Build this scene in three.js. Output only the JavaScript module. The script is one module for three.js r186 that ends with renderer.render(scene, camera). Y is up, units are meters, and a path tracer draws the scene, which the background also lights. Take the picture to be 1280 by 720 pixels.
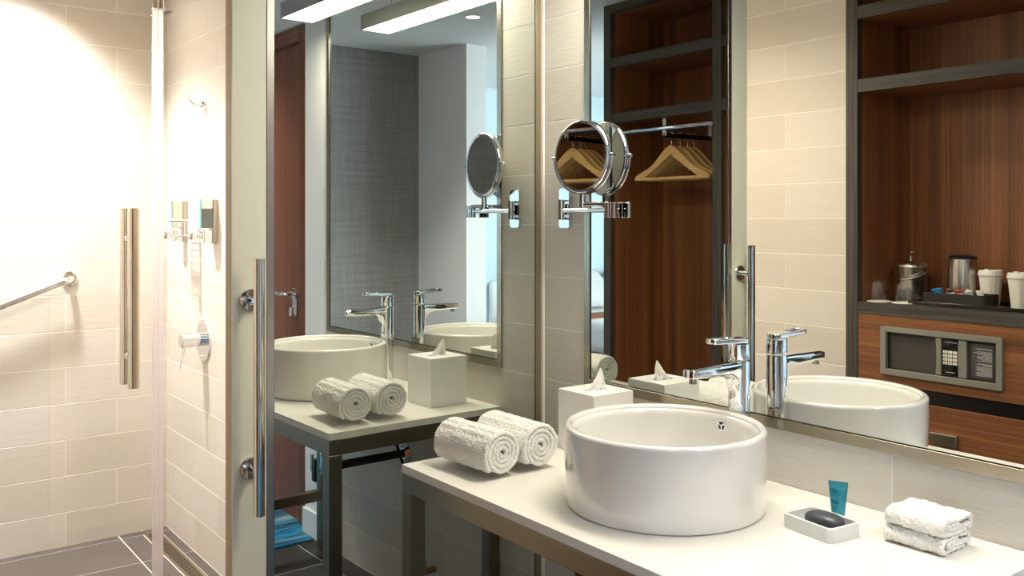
import * as THREE from 'three';
import { RoundedBoxGeometry } from 'three/addons/geometries/RoundedBoxGeometry.js';
import { mergeGeometries, mergeVertices, toCreasedNormals } from 'three/addons/utils/BufferGeometryUtils.js';
import { ImprovedNoise } from 'three/addons/math/ImprovedNoise.js';
import { RectAreaLightUniformsLib } from 'three/addons/lights/RectAreaLightUniformsLib.js';
import { FontLoader } from 'three/addons/loaders/FontLoader.js';

// ------------------------------------------------------------------ camera, sky, lights, exposure
const scene = new THREE.Scene();
const camera = new THREE.PerspectiveCamera(35.24, 1280 / 720, 0.05, 60);
camera.position.set(2.0851, 1.358, 1.6832);
camera.lookAt(2.0851 - 0.79822, 1.358, 1.6832 - 0.60237);
camera.setViewOffset(1280, 720, 0, 86.6, 1280, 720);
scene.background = new THREE.Color(0.72, 0.87, 1.0);
scene.backgroundIntensity = 20.0;
const renderer = new THREE.WebGLRenderer({ antialias: true });
renderer.toneMapping = THREE.LinearToneMapping;
renderer.toneMappingExposure = 1.0;
renderer.shadowMap.enabled = true;
RectAreaLightUniformsLib.init();
const LAMP_RGB = new THREE.Color(1.0, 0.92, 0.745), SHOWER_RGB = new THREE.Color(1.0, 0.965, 0.935), WARM_RGB = new THREE.Color(1.0, 0.87, 0.69), HALL_RGB = new THREE.Color(1.0, 0.97, 0.93);
const LAMP_NITS = 49, SHOWER_CD = 32, BATH_CD = 14, HALL_CD = 11, ENTRY_CD = 13;

// ------------------------------------------------------------------ helpers
let seed = 7;
const rnd = () => { seed = (seed * 1664525 + 1013904223) >>> 0; return seed / 4294967296; };
const PN = new ImprovedNoise();
const used = new Map();
function numbered(n) { const k = used.get(n) ?? 0; used.set(n, k + 1); return k ? n + '_' + String(k).padStart(3, '0') : n; }
function tag(o, label, category, group) { o.userData = { label, category }; if (group) o.userData.group = group; return o; }
function thing(name, label, category, pos = [0, 0, 0], turn = 0, group) {
  const o = new THREE.Group(); o.name = numbered(name); scene.add(o);
  o.position.set(...pos); o.rotation.y = turn;
  return tag(o, label, category, group);
}
function obj(name, geo, mat, parent, label) {
  const g = Array.isArray(geo) ? mergeGeometries(geo.map((x) => { const y = x.index ? x.toNonIndexed() : x; for (const k of Object.keys(y.attributes)) if (!['position', 'normal', 'uv'].includes(k)) y.deleteAttribute(k); return y; })) : geo;
  const m = new THREE.Mesh(g, mat); m.name = parent ? name : numbered(name); m.castShadow = m.receiveShadow = true;
  if (label) m.userData.label = label;
  (parent ?? scene).add(m); return m;
}
function struct(name, geo, mat) { const m = obj(name, geo, mat); m.userData.kind = 'structure'; return m; }
function structGroup(name, pos = [0, 0, 0], turn = 0) { const o = new THREE.Group(); o.name = numbered(name); o.userData.kind = 'structure'; o.position.set(...pos); o.rotation.y = turn; scene.add(o); return o; }
function copy(o, label) { const c = o.clone(); c.name = numbered(o.name.replace(/_\d{3}$/, '')); c.userData = { ...o.userData, label: label ?? o.userData.label }; scene.add(c); return c; }
// uv in metres, seen square on along the axis each face looks to; grain runs along v (along u when turned)
function metres(g0, turned = false, ou = 0, ov = 0) {
  const g = g0.index ? g0.toNonIndexed() : g0, p = g.attributes.position, n = g.attributes.normal, uv = new Float32Array(p.count * 2);
  for (let i = 0; i < p.count; i += 3) {
    let nx = 0, ny = 0, nz = 0;
    for (let k = 0; k < 3; k++) { nx += n.getX(i + k); ny += n.getY(i + k); nz += n.getZ(i + k); }
    nx = Math.abs(nx); ny = Math.abs(ny); nz = Math.abs(nz);
    for (let k = 0; k < 3; k++) {
      const x = p.getX(i + k), y = p.getY(i + k), z = p.getZ(i + k);
      let u, v;
      if (nx >= ny && nx >= nz) { u = z; v = y; } else if (nz >= ny) { u = x; v = y; } else { u = x; v = z; if (!turned) { u = z; v = x; } }
      if (turned && !(ny > nx && ny > nz)) [u, v] = [v, u];
      else if (turned) [u, v] = [z, x];
      uv[2 * (i + k)] = u + ou; uv[2 * (i + k) + 1] = v + ov;
    }
  }
  g.setAttribute('uv', new THREE.BufferAttribute(uv, 2));
  return g;
}
function box(x0, x1, y0, y1, z0, z1, r = 0, turned = false, seg = 2) {
  const w = x1 - x0, h = y1 - y0, d = z1 - z0;
  const g = r > 0 ? new RoundedBoxGeometry(w, h, d, seg, r) : new THREE.BoxGeometry(w, h, d);
  g.translate((x0 + x1) / 2, (y0 + y1) / 2, (z0 + z1) / 2);
  return metres(g, turned);
}
function cyl(r, h, x, y, z, axis = 'y', seg = 32, r2 = r) {
  const g = new THREE.CylinderGeometry(r2, r, h, seg);
  if (axis === 'x') g.rotateZ(-Math.PI / 2); if (axis === 'z') g.rotateX(Math.PI / 2);
  return g.translate(x, y, z);
}
// a bar with softly rounded ends
function rod(r, a, b, seg = 24) {
  const A = new THREE.Vector3(...a), B = new THREE.Vector3(...b), L = A.distanceTo(B), c = Math.min(r * 0.15, 0.002);
  const g = new THREE.LatheGeometry([[0, 0], [r - c, 0], [r, c], [r, L - c], [r - c, L], [0, L]].map((p) => new THREE.Vector2(...p)), seg);
  const g2 = toCreasedNormals(g, 0.6);
  g2.applyQuaternion(new THREE.Quaternion().setFromUnitVectors(new THREE.Vector3(0, 1, 0), B.clone().sub(A).normalize()));
  return g2.translate(...a);
}
function tube(pts, r, seg = 40, rs = 10) { return new THREE.TubeGeometry(new THREE.CatmullRomCurve3(pts.map((p) => new THREE.Vector3(...p))), seg, r, rs, false); }
function lathe(pts, seg = 64, crease = 0.5) { return toCreasedNormals(new THREE.LatheGeometry(pts.map((p) => new THREE.Vector2(...p)), seg), crease); }
function dome(pts) { return new THREE.LatheGeometry(pts.map((p) => new THREE.Vector2(...p)), 48); }
function extrude(shape, depth, bevel = 0, steps = 1, curve = 16) {
  return new THREE.ExtrudeGeometry(shape, { depth, bevelEnabled: bevel > 0, bevelThickness: bevel, bevelSize: bevel, bevelOffset: -bevel, bevelSegments: 3, curveSegments: curve, steps });
}
function rrect(x0, y0, x1, y1, r, S = THREE.Shape) {
  const s = new S(); s.moveTo(x0 + r, y0); s.lineTo(x1 - r, y0); s.absarc(x1 - r, y0 + r, r, -Math.PI / 2, 0); s.lineTo(x1, y1 - r); s.absarc(x1 - r, y1 - r, r, 0, Math.PI / 2);
  s.lineTo(x0 + r, y1); s.absarc(x0 + r, y1 - r, r, Math.PI / 2, Math.PI); s.lineTo(x0, y0 + r); s.absarc(x0 + r, y0 + r, r, Math.PI, 1.5 * Math.PI); return s;
}
// ------------------------------------------------------------------ textures (tiling value noise)
function lattice(w, h, s) { const a = new Float32Array(w * h); let q = s * 9301 + 49297; for (let i = 0; i < a.length; i++) { q = (q * 1664525 + 1013904223) >>> 0; a[i] = q / 4294967296; } return a; }
function noiseMap(W, H, layers) {
  const out = new Float32Array(W * H);
  for (const [cx, cy, amp, s] of layers) {
    const L = lattice(cx, cy, s);
    for (let y = 0; y < H; y++) {
      const fy = (y / H) * cy, y0 = Math.floor(fy), ty = fy - y0, sy = ty * ty * (3 - 2 * ty), ya = (y0 % cy) * cx, yb = ((y0 + 1) % cy) * cx;
      for (let x = 0; x < W; x++) {
        const fx = (x / W) * cx, x0 = Math.floor(fx), tx = fx - x0, sx = tx * tx * (3 - 2 * tx), xa = x0 % cx, xb = (x0 + 1) % cx;
        const a = L[ya + xa] + (L[ya + xb] - L[ya + xa]) * sx, b = L[yb + xa] + (L[yb + xb] - L[yb + xa]) * sx;
        out[y * W + x] += amp * (a + (b - a) * sy - 0.5);
      }
    }
  }
  return out;
}
function tex(W, H, f, srgb, sizeU, sizeV) {
  const d = new Uint8Array(W * H * 4);
  for (let i = 0; i < W * H; i++) { const c = f(i); const [r, g, b] = typeof c === 'number' ? [c, c, c] : c; d[4 * i] = Math.max(0, Math.min(255, r * 255)); d[4 * i + 1] = Math.max(0, Math.min(255, g * 255)); d[4 * i + 2] = Math.max(0, Math.min(255, b * 255)); d[4 * i + 3] = 255; }
  const t = new THREE.DataTexture(d, W, H); t.magFilter = THREE.LinearFilter; t.minFilter = THREE.LinearMipmapLinearFilter; t.generateMipmaps = true;
  t.wrapS = t.wrapT = THREE.RepeatWrapping; if (srgb) t.colorSpace = THREE.SRGBColorSpace; t.repeat.set(1 / sizeU, 1 / sizeV); t.needsUpdate = true; return t;
}
const lerp3 = (a, b, t) => a.map((x, i) => x + (b[i] - x) * Math.max(0, Math.min(1, t)));
const hex = (h) => [(h >> 16) / 255, ((h >> 8) & 255) / 255, (h & 255) / 255];
const std = (o) => new THREE.MeshStandardMaterial(o), phy = (o) => new THREE.MeshPhysicalMaterial(o);

// wall tile: fine linen relief running along the tile
const nLinen = noiseMap(512, 512, [[10, 200, 0.9, 1], [24, 256, 0.6, 2], [4, 60, 0.5, 3], [120, 120, 0.25, 4]]);
const tLinen = tex(512, 512, (i) => 0.5 + nLinen[i] * 0.5, false, 0.42, 0.42);
const tTileColor = tex(512, 512, (i) => { const v = 1 + nLinen[i] * 0.025; return [0.825 * v, 0.803 * v, 0.768 * v]; }, true, 0.42, 0.42);
const TILE = [0xffffff, 0xfbfaf8, 0xf7f6f3].map((c) => std({ color: c, map: tTileColor, bumpMap: tLinen, bumpScale: 0.00042, roughness: 0.42 }));
const GROUT = std({ color: 0xf0eadf, roughness: 0.9 });
// wood veneer, grain along v
function woodTex(a, b, c, s) {
  const base = noiseMap(512, 1024, [[64, 2, 0.4, s], [150, 3, 0.42, s + 1], [26, 2, 0.4, s + 2], [7, 1, 0.55, s + 3], [256, 5, 0.4, s + 5], [256, 40, 0.2, s + 4]]);
  return tex(512, 1024, (i) => { const v = 0.5 + base[i] * 0.62; return v < 0.5 ? lerp3(a, b, v * 2) : lerp3(b, c, (v - 0.5) * 2); }, true, 0.5, 1.6);
}
const tWood = woodTex(hex(0x52321d), hex(0x7f4e2d), hex(0xa87547), 11);
const tWoodRed = woodTex(hex(0x572c1a), hex(0x7d462d), hex(0x9b6244), 21);
const WOOD = std({ map: tWood, roughness: 0.45 });
const DOORWOOD = std({ map: tWoodRed, roughness: 0.4 });
const DOORTRIM = std({ map: woodTex(hex(0x4a2414), hex(0x70401f), hex(0x8d5a30), 41), roughness: 0.5 });
const nOak = noiseMap(256, 1024, [[90, 4, 0.8, 51], [30, 2, 0.5, 52], [180, 12, 0.4, 53]]);
const OAK = std({ map: tex(256, 1024, (i) => { const v = 1 + nOak[i] * 0.45; return [0.255 * v, 0.24 * v, 0.218 * v]; }, true, 0.25, 0.9), bumpMap: tex(256, 1024, (i) => 0.5 + nOak[i] * 0.5, false, 0.25, 0.9), bumpScale: 0.0006, roughness: 0.55 });
// woven wallpaper
const nWeave = noiseMap(512, 512, [[6, 256, 0.7, 61], [256, 6, 0.7, 62], [3, 90, 0.5, 63], [90, 3, 0.5, 64]]);
const WALLPAPER = std({ map: tex(512, 512, (i) => { const v = 1 + nWeave[i] * 0.15; return [0.56 * v, 0.553 * v, 0.545 * v]; }, true, 0.75, 0.75), roughness: 0.85 });
const nPlaster = noiseMap(256, 256, [[60, 60, 0.5, 71], [120, 120, 0.4, 72], [8, 8, 0.2, 73]]);
const PLASTER = std({ color: 0xe7e6e6, bumpMap: tex(256, 256, (i) => 0.5 + nPlaster[i] * 0.4, false, 0.4, 0.4), bumpScale: 0.0006, roughness: 0.9 });
const CEILING = std({ color: 0xdfdedd, bumpMap: tex(256, 256, (i) => 0.5 + nPlaster[i] * 0.4, false, 0.4, 0.4), bumpScale: 0.0005, roughness: 0.95 });
// floor tile
const nFloor = noiseMap(512, 512, [[12, 60, 0.5, 81], [40, 40, 0.4, 82], [200, 200, 0.4, 83], [5, 5, 0.4, 84]]);
const FLOORTILE = [1, 0.97, 1.03].map((k) => std({ map: tex(512, 512, (i) => { const v = k * (1 + nFloor[i] * 0.12); return [0.335 * v, 0.305 * v, 0.29 * v]; }, true, 0.6, 0.6), roughness: 0.5 }));
const HALLTILE = [1, 0.95, 1.05].map((k) => std({ map: tex(512, 512, (i) => { const v = k * (1 + nFloor[i] * 0.14); return [0.2 * v, 0.19 * v, 0.185 * v]; }, true, 0.6, 0.6), roughness: 0.45 }));
const FLOORGROUT = std({ color: 0xcbc3b9, roughness: 0.9 });
// metals
const nBrush = noiseMap(512, 512, [[3, 512, 0.8, 91], [12, 256, 0.5, 92]]);
const tBrush = tex(512, 512, (i) => 0.5 + nBrush[i] * 0.5, false, 0.3, 0.15);
const BRUSHED = std({ color: 0xb3a692, metalness: 1, roughness: 0.34, bumpMap: tBrush, bumpScale: 0.00025 });
const STEEL = std({ color: 0xc4c2bd, metalness: 1, roughness: 0.26, bumpMap: tBrush, bumpScale: 0.00012 });
const FRAMESTEEL = std({ color: 0xb0a898, metalness: 1, roughness: 0.2, bumpMap: tBrush, bumpScale: 0.00006 });
const FRAMEMETAL = std({ color: 0x8e8574, metalness: 1, roughness: 0.3, bumpMap: tBrush, bumpScale: 0.00025 });
const CHROME = std({ color: 0xe9ebee, metalness: 1, roughness: 0.035 });
const POLISHED = std({ color: 0xd2cdc4, metalness: 1, roughness: 0.09 });
const DARKMETAL = std({ color: 0x4c4d50, metalness: 1, roughness: 0.18 });
const GREENMIRROR = std({ color: 0xe8ece5, metalness: 1, roughness: 0.0 });
const BRASS = std({ color: 0xb08d52, metalness: 1, roughness: 0.3 });
const MIRROR = std({ color: 0xebedea, metalness: 1, roughness: 0.0 });
const BLACK = std({ color: 0x0d0d0e, roughness: 0.35 });
const DARKRUBBER = std({ color: 0x1a1a1a, roughness: 0.7 });
// ceramics, stone, paper, cloth
const CERAMIC = phy({ color: 0xe6e4e0, roughness: 0.16, clearcoat: 1, clearcoatRoughness: 0.04 });
const COUNTER = phy({ color: 0xe2dfd8, roughness: 0.32, bumpMap: tex(256, 256, (i) => 0.5 + nPlaster[i] * 0.4, false, 0.2, 0.2), bumpScale: 0.0001 });
const WHITEPLASTIC = std({ color: 0xeeede9, roughness: 0.35 });
const DISHWHITE = std({ color: 0xdcdedb, roughness: 0.4 });
const PAPER = phy({ color: 0xf4f2ee, roughness: 0.9, side: THREE.DoubleSide, transmission: 0.3, thickness: 0 });
const nTerry = noiseMap(256, 256, [[128, 128, 0.9, 101], [70, 70, 0.6, 102], [20, 20, 0.2, 103]]);
const tTerry = tex(256, 256, (i) => 0.5 + nTerry[i] * 0.5, false, 0.13, 0.13);
const TERRY = phy({ color: 0xf3f1ed, roughness: 1, bumpMap: tTerry, bumpScale: 0.004, sheen: 0.4, sheenRoughness: 0.7, sheenColor: new THREE.Color(1, 1, 1) });
const BACKPAINTED = phy({ color: 0xf1f0dc, roughness: 0.25, clearcoat: 0.8, clearcoatRoughness: 0.08 });
const BEIGETRIM = std({ color: 0xb9a585, metalness: 0.0, roughness: 0.5 });
const WHITETRIM = std({ color: 0xf7f4ea, roughness: 0.5 });
const GLASS = phy({ color: 0xffffff, transmission: 1, thickness: 0, roughness: 0, ior: 1.5 });
const SEAL = phy({ color: 0xf4f0f3, transmission: 0.6, thickness: 0, roughness: 0.5 });
const BUCKETSTEEL = std({ color: 0xe2ded6, metalness: 1, roughness: 0.26 });
const THINGLASS = phy({ color: 0xffffff, transmission: 1, thickness: 0, roughness: 0.02, ior: 1.6 });
const BEECH = std({ map: woodTex(hex(0xb98a4e), hex(0xd3a568), hex(0xe3bd82), 111), roughness: 0.4 });
const lit = (c, k) => std({ color: 0x111111, emissive: c, emissiveIntensity: k, roughness: 0.6 });

// ------------------------------------------------------------------ the room shell
const Z1 = 0.486, XB = -2.03, ZS = 1.615, HC = 2.5, ROW0 = 0.1409, ROW = 0.15, G = 0.003;
const tileShapes = new Map();
// a wall tile as a slab with a small chamfer, its face at z = 0 looking to +z; texture offset differs between variants
function tileShape(w, h, t = 0.006, c = 0.0008) {
  const variant = Math.floor(rnd() * 3), key = [w.toFixed(4), h.toFixed(4), variant].join();
  if (!tileShapes.has(key)) {
    const X = w / 2, Y = h / 2, P = [], quad = (a, b, c2, d) => P.push(...a, ...b, ...c2, ...a, ...c2, ...d);
    const ring = (x, y, z) => [[-x, -y, z], [x, -y, z], [x, y, z], [-x, y, z]], f = ring(X - c, Y - c, 0), s = ring(X, Y, -c), b = ring(X, Y, -t);
    quad(...f);
    for (let i = 0; i < 4; i++) { const j = (i + 1) % 4; quad(s[i], s[j], f[j], f[i]); quad(b[i], b[j], s[j], s[i]); }
    quad(b[3], b[2], b[1], b[0]);
    const g = new THREE.BufferGeometry(); g.setAttribute('position', new THREE.Float32BufferAttribute(P, 3)); g.computeVertexNormals();
    tileShapes.set(key, metres(g, false, variant * 0.137, variant * 0.211));
  }
  return tileShapes.get(key);
}
// rows of 600 x 150 tiles on a wall: a point of the wall's plane is origin + s * along; each row k has joints at j(k) + 0.6 n
function tileWall(parent, s0, s1, y0, y1, place, turn, rows, joint, holes = []) {
  for (let k = -1; k < 17; k++) {
    let a = Math.max(rows + ROW * k, y0), b = Math.min(rows + ROW * (k + 1), y1);
    if (b - a < 0.01) continue;
    const j = joint(k), cuts = [s0];
    for (let n = Math.ceil((s0 - j) / 0.6); j + 0.6 * n < s1; n++) if (j + 0.6 * n > s0 + 0.004) cuts.push(j + 0.6 * n);
    cuts.push(s1);
    for (let i = 0; i + 1 < cuts.length; i++) {
      let parts = [[cuts[i], cuts[i + 1]]];
      for (const [h0, h1, g0, g1] of holes) if (a > g0 - 1e-4 && b < g1 + 1e-4) parts = parts.flatMap(([p, q]) => [[p, Math.min(q, h0)], [Math.max(p, h1), q]].filter(([u, v]) => v - u > 0.008));
      for (const [p, q] of parts) {
        const m = obj('tile', tileShape(q - p - G, b - a - G), TILE[Math.floor(rnd() * 3)], parent);
        m.position.set(...place((p + q) / 2, (a + b) / 2)); m.rotation.y = turn; m.rotation.z = (rnd() - 0.5) * 0.0006;
      }
    }
  }
}
/* the floor's own joints show between its tiles */
const floor = struct('floor', box(-2.3, 5.2, -0.15, -0.0014, -0.3, 5.4), FLOORGROUT);
struct('ceiling', box(-2.3, 5.2, HC, HC + 0.15, -0.3, 5.4), CEILING);
// wall behind the vanity: tiled as far as x = 1.41, then plaster, then the entry door's opening
const wn = struct('wall_north', [box(-2.2, 1.41, 0, HC, -0.16, -0.0009), box(1.41, 1.59, 0, HC, -0.16, -0.001), box(1.59, 2.62, 2.215, HC, -0.16, -0.001), box(2.62, 3.5, 0, HC, -0.16, -0.001)], PLASTER);
tileWall(wn, 0.0135, 1.41, 0, HC, (s, y) => [s, y, 0.0], 0, ROW0, (k) => (k % 2 ? 0.2046 : 0.5046), [[0.196, 1.376, 0.8909, 2.3909]]);
obj('baseboard', box(1.41, 1.59, 0, 0.115, -0.001, 0.014, 0.003), PLASTER, wn);
struct('trim_1', box(-0.0005, 0.0125, 0, HC, -0.004, 0.0035, 0.001), WHITETRIM);
const wp = struct('wall_partition', box(-2.2, -0.06, 0, HC, -0.0009, Z1 - 0.0009), GROUT);
tileWall(wp, XB, -0.06, 0, HC, (s, y) => [s, y, Z1], 0, ROW0, (k) => (k % 2 ? -1.655 : -1.387));
const ww = struct('wall_west', box(-2.2, XB - 0.0009, 0, HC, Z1 - 0.1, ZS + 0.1), GROUT);
tileWall(ww, Z1, ZS, 0, HC, (s, y) => [XB, y, s], Math.PI / 2, ROW0, (k) => (k % 2 ? 0.895 : 0.696));
const ws = struct('wall_south', box(-2.2, -0.037, 0, HC, ZS + 0.0009, ZS + 0.12), GROUT);
tileWall(ws, XB, -0.037, 0, HC, (s, y) => [s, y, ZS], Math.PI, ROW0 + 0.018, (k) => (k % 2 ? -0.03 : -0.33));
struct('wall_closet', box(-0.037, 1.544, 0, HC, 2.04, 2.16), PLASTER);
struct('wall_east', box(3.36, 3.5, 0, HC, -0.16, 1.7), WALLPAPER);
struct('wall_hall', box(2.78, 4.45, 0, HC, 1.7, 1.86), PLASTER);
const BEDBLUE = std({ color: 0xc4d3db, roughness: 0.9 });
struct('wall_bedroom_west', [box(1.4, 1.54, 0, HC, 2.16, 2.4), box(1.4, 1.54, 0, HC, 4.95, 5.4), box(1.4, 1.54, 0, 0.25, 2.4, 4.95), box(1.4, 1.54, 2.36, HC, 2.4, 4.95)], PLASTER);
struct('wall_bedroom_east', box(4.3, 4.45, 0, HC, 1.86, 5.4), BEDBLUE);
struct('wall_bedroom_south', box(1.4, 4.45, 0, HC, 5.2, 5.4), BEDBLUE);
const win = structGroup('window_1');
obj('pane', box(1.45, 1.456, 0.25, 2.36, 2.4, 4.95), GLASS, win);
obj('window_frame', [box(1.42, 1.48, 0.25, 0.3, 2.4, 4.95), box(1.42, 1.48, 2.31, 2.36, 2.4, 4.95), ...[2.425, 3.25, 4.1, 4.925].map((z) => box(1.42, 1.48, 0.25, 2.36, z - 0.025, z + 0.025))], STEEL, win);
// floor tiles, 600 x 320, laid along x at the wall
{
  const shapes = new Map();
  const ft = (x0, x1, z0, z1, hall) => {
    const key = (x1 - x0).toFixed(3) + (z1 - z0).toFixed(3);
    if (!shapes.has(key)) { const g = tileShape(x1 - x0 - 0.005, z1 - z0 - 0.005, 0.006, 0.001).clone(); g.rotateX(-Math.PI / 2); shapes.set(key, g); }
    const m = obj('tile', shapes.get(key), (hall ? HALLTILE : FLOORTILE)[Math.floor(rnd() * 3)], floor); m.position.set((x0 + x1) / 2, 0, (z0 + z1) / 2);
  };
  const xs = []; for (let x = -1.98 - 0.32; x < 1.5; x += 0.32) xs.push(x);
  for (let i = 0; i < xs.length; i++) {
    const a = Math.max(xs[i], XB), b = Math.min(xs[i] + 0.32, 1.47); if (b - a < 0.01) continue;
    for (const [z0, z1] of [[0, 0.09], [0.09, 0.69], [0.69, 1.29], [1.29, ZS]]) {
      let z = z0; if (a < -0.07) { if (z1 <= Z1) continue; z = Math.max(z0, Z1); }
      if (b > -0.07 && a < -0.07) { ft(a, b, Math.max(z, Z1), z1); continue; }
      if (a >= -1.99 && b <= -1.05 && z < 0.6) { ft(a, b, Z1, 0.53); ft(a, b, 0.6, 0.69); continue; }
      ft(a, b, z, z1, a >= -0.07);
    }
  }
}
// slotted linear drain along the shower wall
{
  const t = thing('linear_drain', 'long slotted steel drain channel set in the grey shower floor', 'drain', [0, 0, 0]);
  const x0 = -1.98, x1 = -1.02, z0 = 0.532, z1 = 0.598;
  obj('channel', box(x0, x1, -0.004, -0.001, z0, z1), BLACK, t);
  obj('rim', [box(x0, x1, -0.004, 0.0016, z0, z0 + 0.011, 0.0006), box(x0, x1, -0.004, 0.0016, z1 - 0.011, z1, 0.0006), box(x0, x0 + 0.01, -0.004, 0.0016, z0 + 0.011, z1 - 0.011, 0.0006)], BRUSHED, t);
  const bar = []; for (let x = x0 + 0.016; x < x1; x += 0.0165) bar.push(box(-0.0034, 0.0034, -0.001, 0.0012, -0.025, 0.025).rotateY(0.35).translate(x, 0, (z0 + z1) / 2));
  const g = obj('grate', bar, BRUSHED, t); g.userData.kind = 'stuff';
}
// entrance carpet
{
  const n = noiseMap(512, 512, [[6, 40, 1.1, 121], [14, 90, 0.7, 122], [3, 16, 0.7, 123], [200, 200, 0.4, 124]]), n2 = noiseMap(512, 512, [[4, 30, 1.2, 125], [10, 70, 0.6, 126]]);
  const m = std({ map: tex(512, 512, (i) => { const c = lerp3(lerp3(hex(0x0d3550), hex(0x1c86b4), 0.5 + n[i]), hex(0x8ba0a2), 1.3 * n2[i] + 0.08); return c.map((x) => x * (1 + nTerry[(i * 7) % 65536] * 0.25)); }, true, 0.9, 0.9), bumpMap: tTerry, bumpScale: 0.003, roughness: 1 });
  const c = obj('entrance_carpet', [box(1.592, 2.62, -0.001, 0.009, -0.14, 0.002), box(1.472, 3.355, -0.001, 0.009, 0.002, 1.61), box(1.546, 2.778, -0.001, 0.009, 1.61, 1.86)], m); tag(c, 'blue streaked carpet by the wooden entrance door', 'carpet');
  const b = obj('bedroom_carpet', box(1.54, 4.3, -0.001, 0.008, 1.86, 5.2), std({ color: 0x8d8882, roughness: 1 })); tag(b, 'plain grey carpet on the bedroom floor', 'carpet');
}
// ------------------------------------------------------------------ wall mirror over the vanity
{
  const t = thing('wall_mirror', 'large steel-framed mirror on the tiled wall above the white counter', 'mirror', [0, 0, 0]);
  const x0 = 0.191, x1 = 1.381, y0 = 0.8915, y1 = 2.391, f = 0.0238;
  obj('mirror_pane', box(x0 + f, x1 - f, y0 + f, y1 - f, -0.0008, -0.0001), MIRROR, t);
  obj('gasket', [box(x0 + f - 0.0005, x1 - f + 0.0005, y0 + f - 0.0005, y0 + f + 0.0022, -0.0007, 0.0014), box(x0 + f - 0.0005, x0 + f + 0.0022, y0 + f + 0.0022, y1 - f, -0.0007, 0.0014), box(x1 - f - 0.0022, x1 - f + 0.0005, y0 + f + 0.0022, y1 - f, -0.0007, 0.0014)], DARKRUBBER, t);
  const bar = (name, g) => obj(name, g, FRAMESTEEL, t);
  bar('frame', box(x0, x0 + f, y0, y1, -0.0012, 0.004, 0.0012)); bar('frame', box(x1 - f, x1, y0, y1, -0.0012, 0.004, 0.0012));
  bar('frame', box(x0 + f, x1 - f, y0, y0 + f, -0.0012, 0.004, 0.0012, true)); bar('frame', box(x0 + f, x1 - f, y1 - f, y1, -0.0012, 0.004, 0.0012, true));
}
// ------------------------------------------------------------------ sliding mirror door at right angles to it
{
  const d = structGroup('door_1', [0, 0, 0], 0.0104);
  obj('door_panel', box(-0.042, -0.006, 0.015, 2.42, 0.0005, 0.933, 0.001), BEIGETRIM, d);
  obj('mirror_pane', box(-0.006, 0, 0.04, 2.39, 0.0264, 0.829), GREENMIRROR, d);
  obj('gasket', box(-0.006, 0.0005, 0.04, 2.39, 0.0236, 0.0264), DARKRUBBER, d);
  obj('frame', box(-0.012, 0.0015, 0.015, 2.42, 0.0006, 0.0235, 0.001), BRUSHED, d);
  obj('frame', box(-0.012, 0.0015, 0.015, 2.42, 0.83, 0.8486, 0.001), STEEL, d);
  obj('frame', box(-0.006, 0.0012, 2.39, 2.42, 0.0235, 0.83), STEEL, d); obj('frame', box(-0.006, 0.0012, 0.015, 0.04, 0.0235, 0.83), STEEL, d);
  obj('glass_panel', box(-0.006, 0, 0.015, 2.42, 0.8492, 0.9322, 0.001), BACKPAINTED, d, 'pale green back-painted glass strip');
  const h = obj('handle', rod(0.0128, [0.054, 0.6715, 0.889], [0.054, 1.266, 0.889], 32), POLISHED, d, 'long round steel bar handle');
  for (const y of [0.7708, 1.1665]) obj('rosette', [lathe([[0, 0], [0.0265, 0], [0.0265, 0.006], [0.024, 0.0085], [0.011, 0.0085], [0.009, 0.02], [0.009, 0.042], [0, 0.042]], 40).rotateZ(-Math.PI / 2).translate(0, y, 0.889)], CHROME, h);
}
// ------------------------------------------------------------------ vanity
const TOP = 0.7725, XV = 0.1995, XR = 1.389, ZV = 0.5896;
{
  const t = thing('vanity_frame', 'brushed steel table frame with square legs carrying the white counter', 'table', [0, 0, 0]);
  const y1 = TOP - 0.0205, y0 = y1 - 0.043, w = 0.04;
  obj('apron', box(XV, XR, y0, y1, ZV - w, ZV - 0.001, 0.0015, true), FRAMEMETAL, t);
  obj('apron', box(XV, XR, y0, y1, 0.004, w, 0.0015, true), FRAMEMETAL, t);
  obj('apron', box(XV, XV + w, y0, y1, w, ZV - w, 0.0015, false), FRAMEMETAL, t);
  obj('apron', box(XR - w, XR, y0, y1, w, ZV - w, 0.0015, false), FRAMEMETAL, t);
  for (const x of [XV, XR - w]) for (const z of [0.004, ZV - w - 0.001]) obj('leg', box(x, x + w, 0.0, y0, z, z + w, 0.0015), FRAMEMETAL, t);
  for (const x of [XV, XR - w]) obj('stretcher', box(x + 0.002, x + w - 0.002, 0.203, 0.243, 0.044, ZV - w - 0.001, 0.0015), FRAMEMETAL, t);
  const c = obj('countertop', box(XV - 0.0005, XR + 0.0005, TOP - 0.02, TOP, 0.0015, ZV, 0.0018), COUNTER);
  tag(c, 'white solid slab counter carrying the basin and towels', 'countertop');
}
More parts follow.
